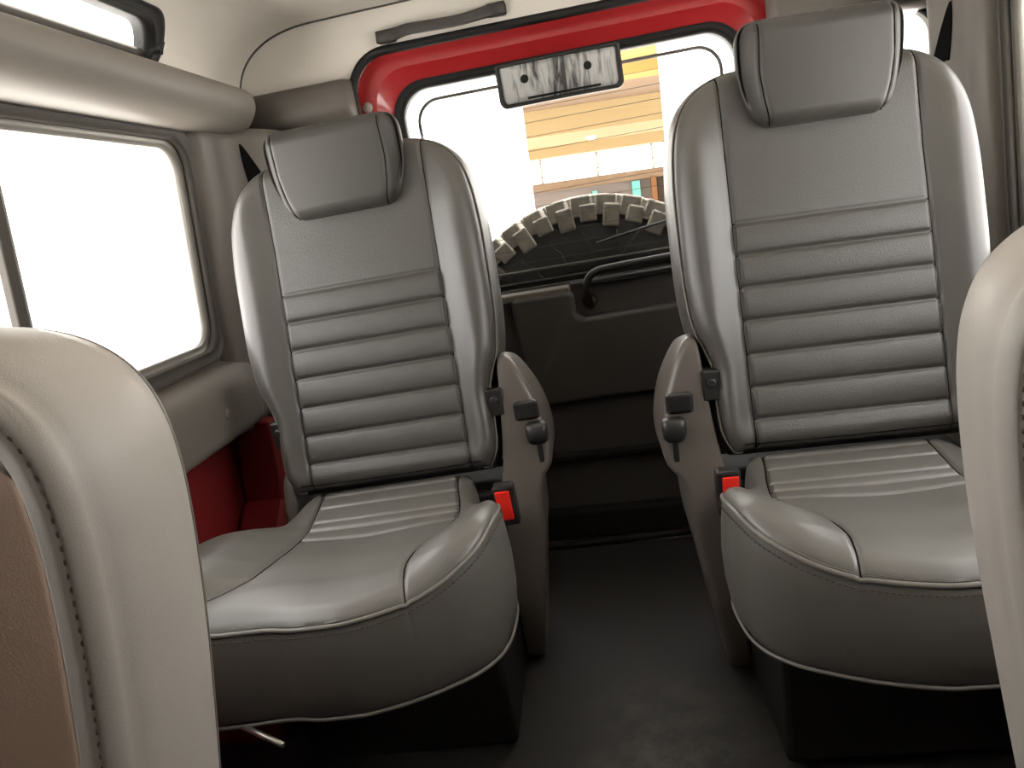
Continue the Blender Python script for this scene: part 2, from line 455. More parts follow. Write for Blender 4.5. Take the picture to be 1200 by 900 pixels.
PADB = Pad(BACK, 250, 170, back_h, back_fn)
G_BACK = PADB.geo([(.006, -.038), (.010, -.055), (.009, -.085), (.002, -.105), (-.012, -.116), (-.04, -.120)])
PADC = Pad(CUSH, 210, 180, cush_h, cush_fn)
def apron(off, z0, blend):
    """apron ring: blends from the welt height to a level lower edge"""
    def f(L, nn, H):
        back = 1 - sstep(L[:, 1], -.02, .03)
        Q = L + nn * (off * (1 - back))[:, None]
        return [(a, b, hh * (1 - blend) + z0 * blend) for (a, b), hh in zip(Q, H)]
    return f
G_CUSH = PADC.geo([apron(.003, -.12, .06), apron(.006, -.12, .25), apron(.008, -.12, .5), apron(.006, -.12, .75), apron(.001, -.12, .95), apron(-.008, -.125, 1.0), apron(-.05, -.130, 1.0)])
CLOOP = PADC.loop.copy(); CN = PADC.nn.copy(); CH = PADC.loopH.copy()
PADH = Pad(HR, 90, 90, head_h, head_fn)
G_HEAD = PADH.geo([(.003, -.030), (.004, -.045), (.001, -.065), (-.008, -.078), (-.03, -.082)])

def rimline(pad, loop, n=260, lo=None):
    return resample(np.array(loop), n)
def welt(L, nn, H, off, lift, fn, sel):
    P = [fn(a + n0 * off, b + n1 * off, h + lift) for (a, b), (n0, n1), h in zip(L, nn, H)]
    return [P[i] for i in sel]
def dashes(path, length, gap, r, seg=5):
    P = np.array(path, float); s = np.concatenate([[0], np.cumsum(np.linalg.norm(np.diff(P, axis=0), axis=1))])
    at = lambda t: np.array([np.interp(t, s, P[:, k]) for k in range(3)])
    G = []; t = gap
    while t + length < s[-1]:
        a, b = at(t), at(t + length); m = (a + b) / 2
        G.append(tube([a + (m - a) * .0, a + (m - a) * .4, m, b + (m - b) * .4, b], r, seg, rr=[r * .4, r * .9, r, r * .9, r * .4])); t += length + gap
    return join(*G)

# welt round the cushion: from the back inner corner round the front to the other back corner
def cut(L, cond):
    n = len(L); ok = [cond(p) for p in L]
    st = next(i for i in range(n) if ok[i] and not ok[i - 1])
    out = []; i = st
    while ok[i % n] and len(out) < n: out.append(i % n); i += 1
    return out
selC = cut(CLOOP, lambda p: p[1] > .085)
G_CWELT = tube(resample(welt(CLOOP, CN, CH, .0015, .0008, cush_fn, selC), 260), .0032, 8)
CST = resample(np.array([(a + n0 * .0055, -(b + n1 * .0055), h - .0085) for (a, b), (n0, n1), h in ((CLOOP[i], CN[i], CH[i]) for i in selC)]), 300)
G_CSTITCH = dashes(CST, .0042, .0024, .0009)
G_CLOWER = tube(resample(np.array([(CLOOP[i][0] - CN[i][0] * .001, -(CLOOP[i][1] - CN[i][1] * .001), -.1215) for i in selC]), 220), .0022, 6)
PADB.geo([]); BL, BN, BH = PADB.loop.copy(), PADB.nn.copy(), PADB.loopH.copy()
selB = cut(BL, lambda p: not (p[1] < .001 and abs(p[0]) < .16))
G_BWELT = tube(resample(np.array(welt(BL, BN, BH, .002, -.001, back_fn, selB)), 300), .0022, 6)
G_BSEAM = join(*[tube(PADB.line([(s * SEAMU, .004), (s * SEAMU, .25), (s * SEAMU, .572)], 160, .0002), .0010, 5) for s in (-1, 1)],
               *[tube(PADB.line([(-SEAMU, g), (SEAMU, g)], 90, .0010, False), .0009, 5) for g in GV],
               tube(PADB.line([(-.16, .012), (0, .010), (.16, .012)], 60, .0008), .001, 5))
G_CSEAM = join(tube(PADC.line([(a, b) for a, b in CSEAM], 140, .0004), .0010, 5), tube(PADC.line([(-a, b) for a, b in CSEAM_O], 140, .0004), .0010, 5),
               *[tube(PADC.line([(-csx_o(g), g), (csx(g), g)], 80, .0008, False), .0009, 5) for g in CG])
def warp(geo, inner, deep=1.42):
    """the wall side of the cushion is fuller and squarer than the aisle side; mirrored for the other seat"""
    out = []
    for x, y, z in geo[0]:
        v = -y; a = abs(x)
        if z < -.04 and v > -.02: z = -.04 + (z + .04) * deep
        if x < 0:
            sm = lambda q, e0, e1: (lambda t: t * t * (3 - 2 * t))(min(1, max(0, (q - e0) / (e1 - e0))))
            k = sm(v, .10, .26); x = x * (1 + .20 * k * sm(a, .03, .2)); v = v + .055 * sm(v, .18, .30) * sm(a, .05, .20)
        out.append((x * inner, -v, z))
    return out, geo[1]
hs = [(.475, .084), (.52, .094), (.56, .099), (.60, .099), (.632, .098)]
G_HSEAM = [tube(PADH.line([(s * w, v) for v, w in hs], 60, .0002), .0010, 5) for s in (-1, 1)]

def side_cover_geo(s):
    """fin shaped plastic hinge cover; s = +1 for the side at +x"""
    # z, x outer (toward aisle), x inner, y front, y back  (seat space, centre of seat x = 0, z = 0 cushion top)
    rows = [(.176, .226, .218, .058, .085), (.172, .232, .214, .050, .10), (.160, .241, .211, .043, .13), (.130, .255, .209, .036, .155), (.095, .268, .206, .030, .17),
            (.055, .277, .202, .024, .18), (.015, .281, .197, .018, .18), (-.015, .277, .192, .012, .17), (-.035, .262, .187, .008, .165), (-.06, .253, .184, .004, .16),
            (-.10, .250, .182, .0, .16), (-.14, .246, .180, .0, .16), (-.17, .240, .178, .0, .16), (-.26, .226, .176, .0, .15), (-.376, .206, .172, .02, .14)]
    R = catmull(rows, 60)
    rings = []
    for z, xo, xi, y0, y1 in R:
        b = min(.012, (xo - xi) * .45, (y1 - y0) * .4); L = []
        for cx, cy, a0 in ((xo - b, y0 + b, -90), (xo - b, y1 - b, 0), (xi + b * .4, y1 - b * .4, 90), (xi + b * .4, y0 + b * .4, 180)):
            bb = b if cx > (xo + xi) / 2 else b * .4
            for k in range(5):
                q = R_(a0 + 90 * k / 4); L.append((s * (cx + bb * math.cos(q)), cy + bb * math.sin(q), z))
        rings.append(L)
    return loft(rings)

def outer_cover_geo(s):
    rows = [(.035, .196, .188, .05, .09), (.02, .204, .186, .035, .12), (-.02, .208, .184, .022, .14), (-.10, .208, .182, .01, .15), (-.376, .200, .176, .01, .14)]
    rings = []
    for z, xo, xi, y0, y1 in catmull(rows, 24):
        b = min(.006, (xo - xi) * .45); L = []
        for cx, cy, a0 in ((xo - b, y0 + b, -90), (xo - b, y1 - b, 0), (xi + b, y1 - b, 90), (xi + b, y0 + b, 180)):
            for k in range(4):
                q = R_(a0 + 90 * k / 3); L.append((s * (cx + b * math.cos(q)), cy + b * math.sin(q), z))
        rings.append(L)
    return loft(rings)
def make_seat(label, loc, roll, group, inner, pitch=0):
    """inner: +1 when the aisle lies toward +x"""
    t = thing('car_seat', label, 'seat', loc, (0, roll, 0), group)
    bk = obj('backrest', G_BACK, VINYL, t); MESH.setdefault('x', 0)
    obj('piping', G_BWELT, PIPE, bk); obj('seam', G_BSEAM, THREAD, bk, label='dark seams between the pleats')
    ins = obj('pleated_insert', insert_geo(PADB, SEAMU - .002, .008, .574), INSERT, bk, label='darker pleated centre panel', fix=False)
    cu = obj('cushion', warp(G_CUSH, inner, 1.42 if pitch else 1.22), CUSHV_LIT, t); cu.rotation_euler.x = pitch; cu.location.x = -.010
    obj('piping', warp(G_CWELT, inner), PIPE, cu); obj('stitching', warp(G_CSTITCH, inner), STITCH, cu); obj('seam', warp(G_CSEAM, inner), THREAD, cu, label='dark seams on the cushion')
    obj('edge_binding', warp(G_CLOWER, inner, 1.42 if pitch else 1.22), PIPE, cu)
    hd = obj('headrest', G_HEAD, HEADV_SHADED, t); hd.location.z = -.013 if pitch else 0
    for g in G_HSEAM: obj('seam', g, THREAD, hd)
    c = obj('hinge_cover', side_cover_geo(inner), COVER, t, label='fin shaped plastic hinge cover')
    s = inner
    obj('recess', move(box(-.021, .021, -.004, .012, -.017, .017), lambda p: (s * .250 + p[0], .019 + p[1] - p[2] * .12, .083 + p[2])), BLACKP, c, smooth=False, bevel=.006, seg=3, label='black recess above the lever')
    obj('release_lever', lever_geo(s), BLACKP, c, label='black release lever')
    obj('slot', move(box(-.0045, .0045, -.004, .01, -.022, .022), lambda p: (s * .262 + p[0], .017 + p[1], .012 + p[2])), BLACK, c, bevel=.002)
    obj('hinge_cover', outer_cover_geo(-inner), COVER, t, label='plain side cover by the wall')
    for s in (-1, 1):
        obj('pivot_bolt', join(move(box(-.013, .013, -.004, .03, -.026, .022), lambda p: (s * (.199 if s == inner else .186) + p[0], .03 + p[1], .105 + p[2])), tube([(s * (.199 if s == inner else .186), .028, .108), (s * (.199 if s == inner else .186), .020, .108)], .008, 14)), BLACKP, t, smooth=False, bevel=.003)
    # frame under the cushion down to the floor
    obj('seat_base', join(box(-.17, .17, -.20, .14, -.385, -.132), box(-.19, .19, .02, .15, -.36, -.05)), DARKM, t, smooth=False, bevel=.008)
    bz = -.022 if pitch else -.010
    b = obj('buckle', move(box(-.0165, .0165, -.012, .014, -.055, .014), lambda p: (inner * .207 + p[0], -.155 + p[1] - .35 * (p[2]) * .3 + .05, .014 + bz + p[2])), BLACKP, t, smooth=False, bevel=.004, label='black buckle housing')
    obj('release_button', move(box(-.0115, .0115, -.0145, -.009, -.044, .006), lambda p: (inner * .207 + p[0] - inner * .002, -.155 + p[1] - .35 * (p[2]) * .3 + .05, .014 + bz + p[2])), BUTTON, b, smooth=False, bevel=.002, label='red button')
    return t
MESH = {}
def ellipsoid(a, b, c, n=16, m=10):
    rings = [[(a * math.sin(math.pi * i / m) * math.cos(2 * math.pi * k / n), b * math.sin(math.pi * i / m) * math.sin(2 * math.pi * k / n), c * math.cos(math.pi * i / m)) for k in range(n)] for i in range(1, m)]
    return loft(rings)
def lever_geo(s):
    rows = [(.062, .010, .006), (.058, .017, .012), (.045, .019, .016), (.030, .017, .014), (.024, .012, .008)]
    rings = []
    for z, w, d in catmull(rows, 16):
        rings.append([(s * .262 + w * math.copysign(abs(math.cos(q)) ** .6, math.cos(q)), .018 + d * math.copysign(abs(math.sin(q)) ** .6, math.sin(q)), z) for q in [2 * math.pi * k / 24 for k in range(24)]])
    return loft(rings)
def insert_geo(pad, hw, v0, v1, N=210, M=120):
    """a thin fabric layer lying on the pad's centre"""
    V = np.repeat(np.linspace(v0, v1, N)[:, None], M, 1); U = np.repeat(np.linspace(-1, 1, M)[None], N, 0)
    wv = np.minimum(hw, np.interp(V, pad.v, pad.w) - .004); U = U * wv
    H = pad.h(U, V) + .0005
    return [pad.fn(a, b, c) for a, b, c in zip(U.ravel(), V.ravel(), H.ravel())], gridfaces(N, M)

SEAT_L = make_seat('grey vinyl rear seat beside the large side window, with the spare wheel view to its inner side', (-.37, 1.22, -.43), R_(-2.5), 'rear seats', 1, R_(3))
SEAT_R = make_seat('x', (.37, 1.13, -.41), 0, 'rear seats', -1)
SEAT_L['label'] = 'grey vinyl rear seat in front of the red wheel box, left of the aisle'
SEAT_R['label'] = 'grey vinyl rear seat on the right of the aisle, headrest nearly at the photo top'
obj('support_rail', tube([(-.20, -.345, -.180), (-.075, -.425, -.176)], .004, 8), STEEL, SEAT_L, label='bright steel rail under the cushion')

# ================================================================== FRONT SEATS (cut by the picture edges)
FR = [(v, w - .045) for v, w in [(-.60, .185), (-.50, .200), (-.385, .216), (-.25, .233), (-.17, .239), (-.13, .239), (-.10, .235), (-.075, .225), (-.057, .208), (-.045, .186), (-.038, .16), (-.034, .12)]]
def front_fn(u, v, h): return (u, -h, v)
def front_h(U, V, d):
    h = -rim(d, 0.014) - 0.004
    h += groove(np.abs(d - .016), .003, .010)
    h -= 0.008 * sstep(d, .026, .034) 
    h += 0.010 * sstep(d, .034, .15)
    h -= groove(np.abs(d - .013), .0016, .0018)
    return h
PADF = Pad(FR, 260, 200, front_h, front_fn)
G_FRONT = PADF.geo([(.003, -.022), (.007, -.035), (.010, -.060), (.009, -.090), (.005, -.108), (.002, -.1115), (-.004, -.116), (-.03, -.126), (-.08, -.13)])
FLp, FNn, FHh = PADF.loop.copy(), PADF.nn.copy(), PADF.loopH.copy()
selF = cut(FLp, lambda p: p[1] > -.58)
def fline(off, h): return resample(np.array([front_fn(FLp[i][0] + FNn[i][0] * off, FLp[i][1] + FNn[i][1] * off, h) for i in selF]), 400)
def fstitch(off):
    P = resample(np.array([[FLp[i][0] + FNn[i][0] * off, FLp[i][1] + FNn[i][1] * off] for i in selF]), 400)
    H = PADF.h(P[:, 0], P[:, 1]); return [front_fn(a, b, c + .0004) for (a, b), c in zip(P, H)]
G_FSTITCH = dashes(fstitch(-.013), .0035, .0050, .0008)
G_FPIPE = tube(fline(.0035, -.1105), .0016, 6)
def finsert():
    sc = []
    N, M = 160, 90
    vv = np.linspace(-.57, -.070, N); ww = np.interp(vv, PADF.v, PADF.w) - .030
    top = sstep(vv, -.13, -.068); ww = ww - top ** 2 * .05
    V = np.repeat(vv[:, None], M, 1); U = ww[:, None] * np.linspace(-1, 1, M)[None]
    H = PADF.h(U, V) + .0012
    return [front_fn(a, b, c) for a, b, c in zip(U.ravel(), V.ravel(), H.ravel())], gridfaces(N, M)
def make_front(label, loc, rot):
    t = thing('front_seat', label, 'seat', loc, rot, 'front seats')
    b = obj('backrest', G_FRONT, FRONTV, t)
    obj('stitching', G_FSTITCH, FSTITCH, b); obj('piping', G_FPIPE, PIPE, b)
    obj('centre_panel', finsert(), FRONTF, b, label='browner fabric centre panel', fix=False)
    cu = obj('cushion', loft([[(a, b * 1.0 - .24, z) for a, b in rrect(-w, w, -.25, .25, .07, 6, 4)] for z, w in ((-.72, .16), (-.70, .17), (-.62, .185), (-.575, .18), (-.56, .165), (-.555, .13))]), FRONTV, t)
    obj('seat_base', box(-.15, .15, -.44, -.02, -.81, -.70), DARKM, t, smooth=False, bevel=.01)
    return t
FS_L = make_front('pale grey foreground seat at the left edge, showing its wide side panel', (-.485, .372, 0), (0, R_(1.5), 0))
FS_R = make_front('pale grey foreground seat sliver at the right edge of the photo', (.411, .395, -.008), (0, R_(-1), R_(-17)))

# ================================================================== BODY SHELL
TILT = R_(2.0)
def tl(p):
    """the rear end sits slightly out of level, like the photo shows"""
    x, y, z = p; return (x * math.cos(TILT) - z * math.sin(TILT), y, x * math.sin(TILT) + z * math.cos(TILT))
YR = 1.70
def sx(z):
    """half width of the upper side wall at height z"""
    return .703 - .055 * (z + .2)

obj('floor', join(box(-.80, .80, -1.0, 1.80, -.85, -.81)), MATF, kind='structure', smooth=False)

# ceiling profile from side to side
CP = [(.690, .275), (.686, .318), (.672, .352), (.648, .380), (.610, .404), (.553, .421), (.45, .429), (.348, .434), (.18, .442), (0, .445)]
CPs = catmull(CP, 60)
cl = np.concatenate([[0], np.cumsum(np.linalg.norm(np.diff(CPs, axis=0), axis=1))])
def ceil_at(s):
    return np.interp(s, cl, CPs[:, 0]), np.interp(s, cl, CPs[:, 1])
S_STRIP = 0.20
def ceil_fn(side):
    def f(a, b, d):
        x, z = ceil_at(b); return (side * (x + d), a, z)
    return f
main = [[(-x, y, z) for x, z in CPs[cl >= S_STRIP - .004]] + [(x, y, z) for x, z in CPs[cl >= S_STRIP - .004][::-1][1:]] for y in np.linspace(-1.0, 1.72, 12)]
obj('ceiling', (lambda g: (g[0], gridfaces(len(main), len(main[0]))))(loft(main, False, False)), HEAD, kind='structure')
for side, nm in ((-1, 'left'), (1, 'right')):
    f = ceil_fn(side)
    out = rrect(-1.0, 1.72, 0.0, S_STRIP, .002)
    inn = rrect(-.30, 1.350, .034, .118, [.05, .06, .05, .05])  # opening stretched forward out of view to let in added top light
    obj('ceiling_' + nm, holed(f, out, inn, 28), HEAD, kind='structure')
    wn = obj('window_%d' % (3 if side < 0 else 4), ringframe(f, rrect(-.315, 1.362, .027, .126, [.05, .07, .06, .05]), rrect(-.29, 1.336, .038, .108, [.03, .055, .04, .03]), .03, -.006), BLACK, kind='structure')
    wn['label'] = 'black rubber framed roof side window above the ' + nm + ' ledge'
    L = rrect(-.295, 1.345, .036, .112, .04)
    g0 = [f(a, b, .02) for a, b in L]
    obj('window_glass', (g0, [tuple(range(len(g0)))]), GLASS, wn, smooth=False)
    obj('ledge_strip', tube([f(y, .056, .014) for y in np.linspace(.97, 1.33, 10)], .008, 6), RUBBER, wn)

# headliner joint: fine dark line where the ceiling meets the rear panel
jl = [(-x, YR - .004, z - .0015) for x, z in CPs[::1]] + [(x, YR - .004, z - .0015) for x, z in CPs[::-1]]
obj('trim_1', tube(resample(np.array(jl), 160), .0022, 6), RUBBER, kind='structure', label='dark joint line between headliner and rear panel')

# rear wall around the door aperture
DX = .006
def rear_fn(y0):
    return lambda a, b, d: tl((a, y0 + d, b))
AO = rrect(-.535, .535, -.86, .56, .002); AI = rrect(DX - .443, DX + .443, -.80, .364, [.02, .085, .085, .02])
obj('wall_rear', join(holed(rear_fn(YR), AO, AI, 6, .05), *[prism([(sd * .52, .30), (sd * .90, .30), (sd * .90, .56), (sd * .52, .56)], lambda a, b, d: tl((a, d, b)), YR - .0006, YR + .045) for sd in (-1, 1)]), HEAD, kind='structure', smooth=False)
for side in (-1, 1):
    o = rrect(.53, .86, -.86, .305, .002); i = rrect(.600, .738, -.05, .240, [.02, .05, .05, .02])
    if side < 0:
        o = o * [-1, 1]; i = i * [-1, 1]
    obj('wall_rear_' + ('left' if side < 0 else 'right'), holed(rear_fn(YR), o, i, 6, .02), TRIM, kind='structure', smooth=False)
    w = obj('window_%d' % (5 if side < 0 else 6), ringframe(rear_fn(YR), i + (i - i.mean(0)) * [.22, .09], i, .02, -.010), BLACK, kind='structure')
    w['label'] = 'small rear corner window behind the ' + ('left' if side < 0 else 'right') + ' rear seat'
    g0 = [rear_fn(YR + .015)(a, b, 0) for a, b in i * 1.0]
    obj('window_glass', (g0, [tuple(range(len(g0)))]), GLASS, w, smooth=False)

# black weatherstrip round the aperture and the red door
ws = rrect(DX - .440, DX + .440, -.80, .361, [.02, .083, .083, .02])
obj('trim_2', tube([rear_fn(YR)(a, b, -.002) for a, b in ws], .0095, 8, True), BLACK, kind='structure', label='black weatherstrip around the rear door opening')

door = thing('rear_door', 'red framed rear door with its window, grab bar and dark grey lower panel', 'door', (0, 1.75, -.80))
DG = rrect(.012 - .362, .012 + .362, -.172, .284, [.03, .062, .062, .03])
DF = rrect(DX - .450, DX + .450, -.80, .372, [.02, .08, .08, .02])
DI = rrect(.012 - .376, .012 + .376, -.186, .298, [.04, .075, .075, .04])
DM = DF + (DI - DF) * .62
off = lambda p: (p[0], p[1] - 1.75, p[2] + .80)
def dgeo(g): return move(g, lambda p: off(p))
fd = rear_fn(1.745)
loops = [[fd(a, b, d) for a, b in L] for L, d in ((DF, .06), (DF, .0), (DF + (DM - DF) * .9, .0), (DM, .004), (DI, .018), (DI, .06))]
fr = obj('door_frame', dgeo(((lambda L: ([p for r in L for p in r], gridfaces(len(L), len(L[0]), True)))(loops))), RED, door, label='red painted door frame')
flat(fr, 30)
obj('window_seal', dgeo(ringframe(rear_fn(1.77), DI + (DI - DI.mean(0)) * .012, DG, .03, -.012)), BLACK, door, label='black rubber window seal')
gl = [off(rear_fn(1.775)(a, b, 0)) for a, b in DG]
rg = obj('window_glass', (gl, [tuple(range(len(gl)))]), RGLASS, door, smooth=False)
G2 = rrect(.012 - .335, .012 + .335, -.15, .262, [.03, .05, .05, .03])
obj('inner_gasket', dgeo(tube([rear_fn(1.80)(a, b, 0) for a, b in G2], .0042, 6, True)), RUBBER, door)
hl = []
for k in range(13):
    z = .232 - k * .030
    hl.append(tube([rear_fn(1.773)(x, z, 0) for x in (-.325, -.1, .1, .348)], .0006, 5))
for x in (-.255, .30):
    hl.append(tube([rear_fn(1.773)(x, z, 0) for z in (.255, .1, -.16)], .0010, 5))
obj('heater_wires', dgeo(join(*hl)), RUBBER, rg, label='thin heater wires across the glass')
# bolt on the frame's upper corner
obj('bolt', dgeo(move(join(tube([(0, .002, 0), (0, -.006, 0)], .011, 16), tube([(0, -.004, 0), (0, -.011, 0)], .0065, 6)), lambda p: tl((-.418 + p[0], 1.742 + p[1], .262 + p[2])))), STEEL, door, smooth=False)

# dark lower door panel with pocket and grab bar
pf = lambda a, b, d: tl((a, d, b))
obj('lower_panel', dgeo(prism([(-.44, -.80), (.44, -.80), (.44, -.183), (-.44, -.183)], pf, 1.742, 1.78)), DOORP, door, smooth=False)
poly = [(-.178, -.455), (.43, -.455), (.43, -.262), (-.020, -.262), (-.032, -.258), (-.038, -.248), (-.038, -.212), (-.042, -.204), (-.050, -.199), (-.178, -.199)]
def pf2(a, b, d):
    return tl((a, d + (.016 if b < -.40 else 0), b))
obj('trim_panel', dgeo(prism(poly, pf2, 1.693, 1.745)), DOORP, door, smooth=False, bevel=.011, seg=4, label='raised dark grey trim panel with a pocket')
obj('window_ledge', dgeo(prism([(-.40, -.205), (-.044, -.205), (-.044, -.188), (-.40, -.188)], pf, 1.70, 1.765)), TRIM, door, smooth=False, bevel=.005, seg=3)
obj('pocket_ledge', dgeo(prism([(-.044, -.198), (.42, -.198), (.42, -.184), (-.044, -.184)], pf, 1.722, 1.765)), BLACKP, door, smooth=False, bevel=.004)
bar = [(-.004, 1.735, -.232), (-.006, 1.712, -.225), (-.007, 1.695, -.212), (-.006, 1.688, -.19), (.002, 1.685, -.174), (.018, 1.684, -.164), (.05, 1.684, -.161), (.20, 1.684, -.158), (.33, 1.684, -.158), (.35, 1.686, -.164), (.36, 1.690, -.18), (.362, 1.71, -.22), (.362, 1.735, -.232)]
obj('grab_bar', dgeo(tube([tl(p) for p in catmull(bar, 70)], .0085, 12)), BLACKP, door, label='black tubular grab bar')
obj('bar_foot', dgeo(move(loft([[(r * math.cos(q), y, r * math.sin(q)) for q in [2 * math.pi * k / 18 for k in range(18)]] for y, r in ((.0, .017), (-.012, .016), (-.018, .012))]), lambda p: tl((-.004 + p[0], 1.742 + p[1], -.234 + p[2])))), BLACKP, door)
obj('step_lip', dgeo(join(box(-.43, .43, 1.715, 1.745, -.60, -.585), box(-.43, .43, 1.70, 1.745, -.79, -.725))), DARKM, door, smooth=False, bevel=.004)

# high brake light back at the top of the rear window
loff = off
LB = rrect(-.131, .134, .205, .292, [.014, .006, .006, .014], 6, 6)
def lampf(a, b, d):
    return loff(tl((a, 1.752 + d - .012 * (1 - ((a) / .14) ** 2), b)))
lamp = obj('brake_light', ringframe(lampf, LB, LB.mean(0) + (LB - LB.mean(0)) * [.955, .87], .014, -.022), LAMPB, door, label='scuffed black brake light cover')
LB2 = LB.mean(0) + (LB - LB.mean(0)) * [.965, .90]
lv = [[lampf(a, b, d) for a, b in LB2.mean(0) + (LB2 - LB2.mean(0)) * k] for k, d in ((1, -.014), (.93, -.018), (.5, -.019), (.1, -.019))]
obj('face', loft(lv, True), SCUFF, lamp, label='scuffed face with white scratches')
for x, z in ((-.071, .256), (.063, .258)):
    obj('screw_hole', move(loft([[(r * math.cos(q), y, r * math.sin(q)) for q in [2 * math.pi * k / 18 for k in range(18)]] for y, r in ((.004, .0085), (-.0015, .0085), (-.002, .006))]), lambda p, x=x, z=z: tuple(np.array(lampf(x, z, -.0185)) + p)), BLACK, lamp, label='black screw hole')
obj('lower_slot', prism([(-.07, .214), (.085, .214), (.085, .2185), (-.07, .2185)], lambda a, b, d: tuple(lampf(a, b, d)), -.0235, -.016), BLACK, lamp, smooth=False)

# strap handle on the rear panel
hp = [(-.372, .000, .385), (-.335, -.002, .386), (-.305, -.016, .388), (-.27, -.026, .386), (-.20, -.027, .386), (-.165, -.020, .391), (-.135, -.004, .399), (-.100, .000, .403)]
H = catmull(hp, 50); rings = []
for x, y, z in H:
    w = .0105 + .002 * math.exp(-((x + .35) / .03) ** 2) + .002 * math.exp(-((x + .115) / .03) ** 2)
    rings.append([(x, YR - .012 + y + .006 * math.copysign(abs(math.cos(q)) ** .5, math.cos(q)), z - .013 + w * math.copysign(abs(math.sin(q)) ** .5, math.sin(q))) for q in [2 * math.pi * k / 20 for k in range(20)]])
hg = thing('grab_handle', 'dark grey strap handle on the pale panel above the rear door', 'handle', (-.236, YR, .39))
ho = lambda p: (p[0] + .236, p[1] - YR, p[2] - .39)
obj('strap', move(loft(rings), ho), GRAB, hg)
for x, z in ((-.352, .372), (-.118, .388)):
    pg = rrect(x - .020, x + .020, z - .012, z + .012, .005, 5, 3)
    obj('end_cap', move(loft([[(a, YR - d, b) for a, b in pg.mean(0) + (pg - pg.mean(0)) * k] for d, k in ((0, 1.0), (.016, 1.0), (.020, .85))]), ho), GRAB, hg)

# grey upper corner boxes beside the door aperture, below the pale panel
for side in (-1, 1):
    rows = []
    sec = [(.70, .325), (.655, .327), (.645, .322), (.640, .30), (.640, .26), (.645, .240), (.665, .228), (1.70, .222)]
    prof = [(YR + .02, .3165), (YR - .035, .3165), (YR - .048, .312), (YR - .054, .300), (YR - .056, .262), (YR - .050, .246), (YR - .030, .237), (YR + .02, .232)]
    rr = []
    for x, k in ((.429, .25), (.432, .70), (.440, .92), (.452, 1.0), (.56, 1.0), (.73, 1.0)):
        rr.append([tl((side * x, YR + .02 + (y - YR - .02) * k, .275 + (z - .275) * (.93 + .07 * k))) for y, z in prof])
    obj('trim_%d' % (3 if side < 0 else 4), loft(rr), DTRIM, kind='structure', label='dark grey corner trim box beside the rear door opening')

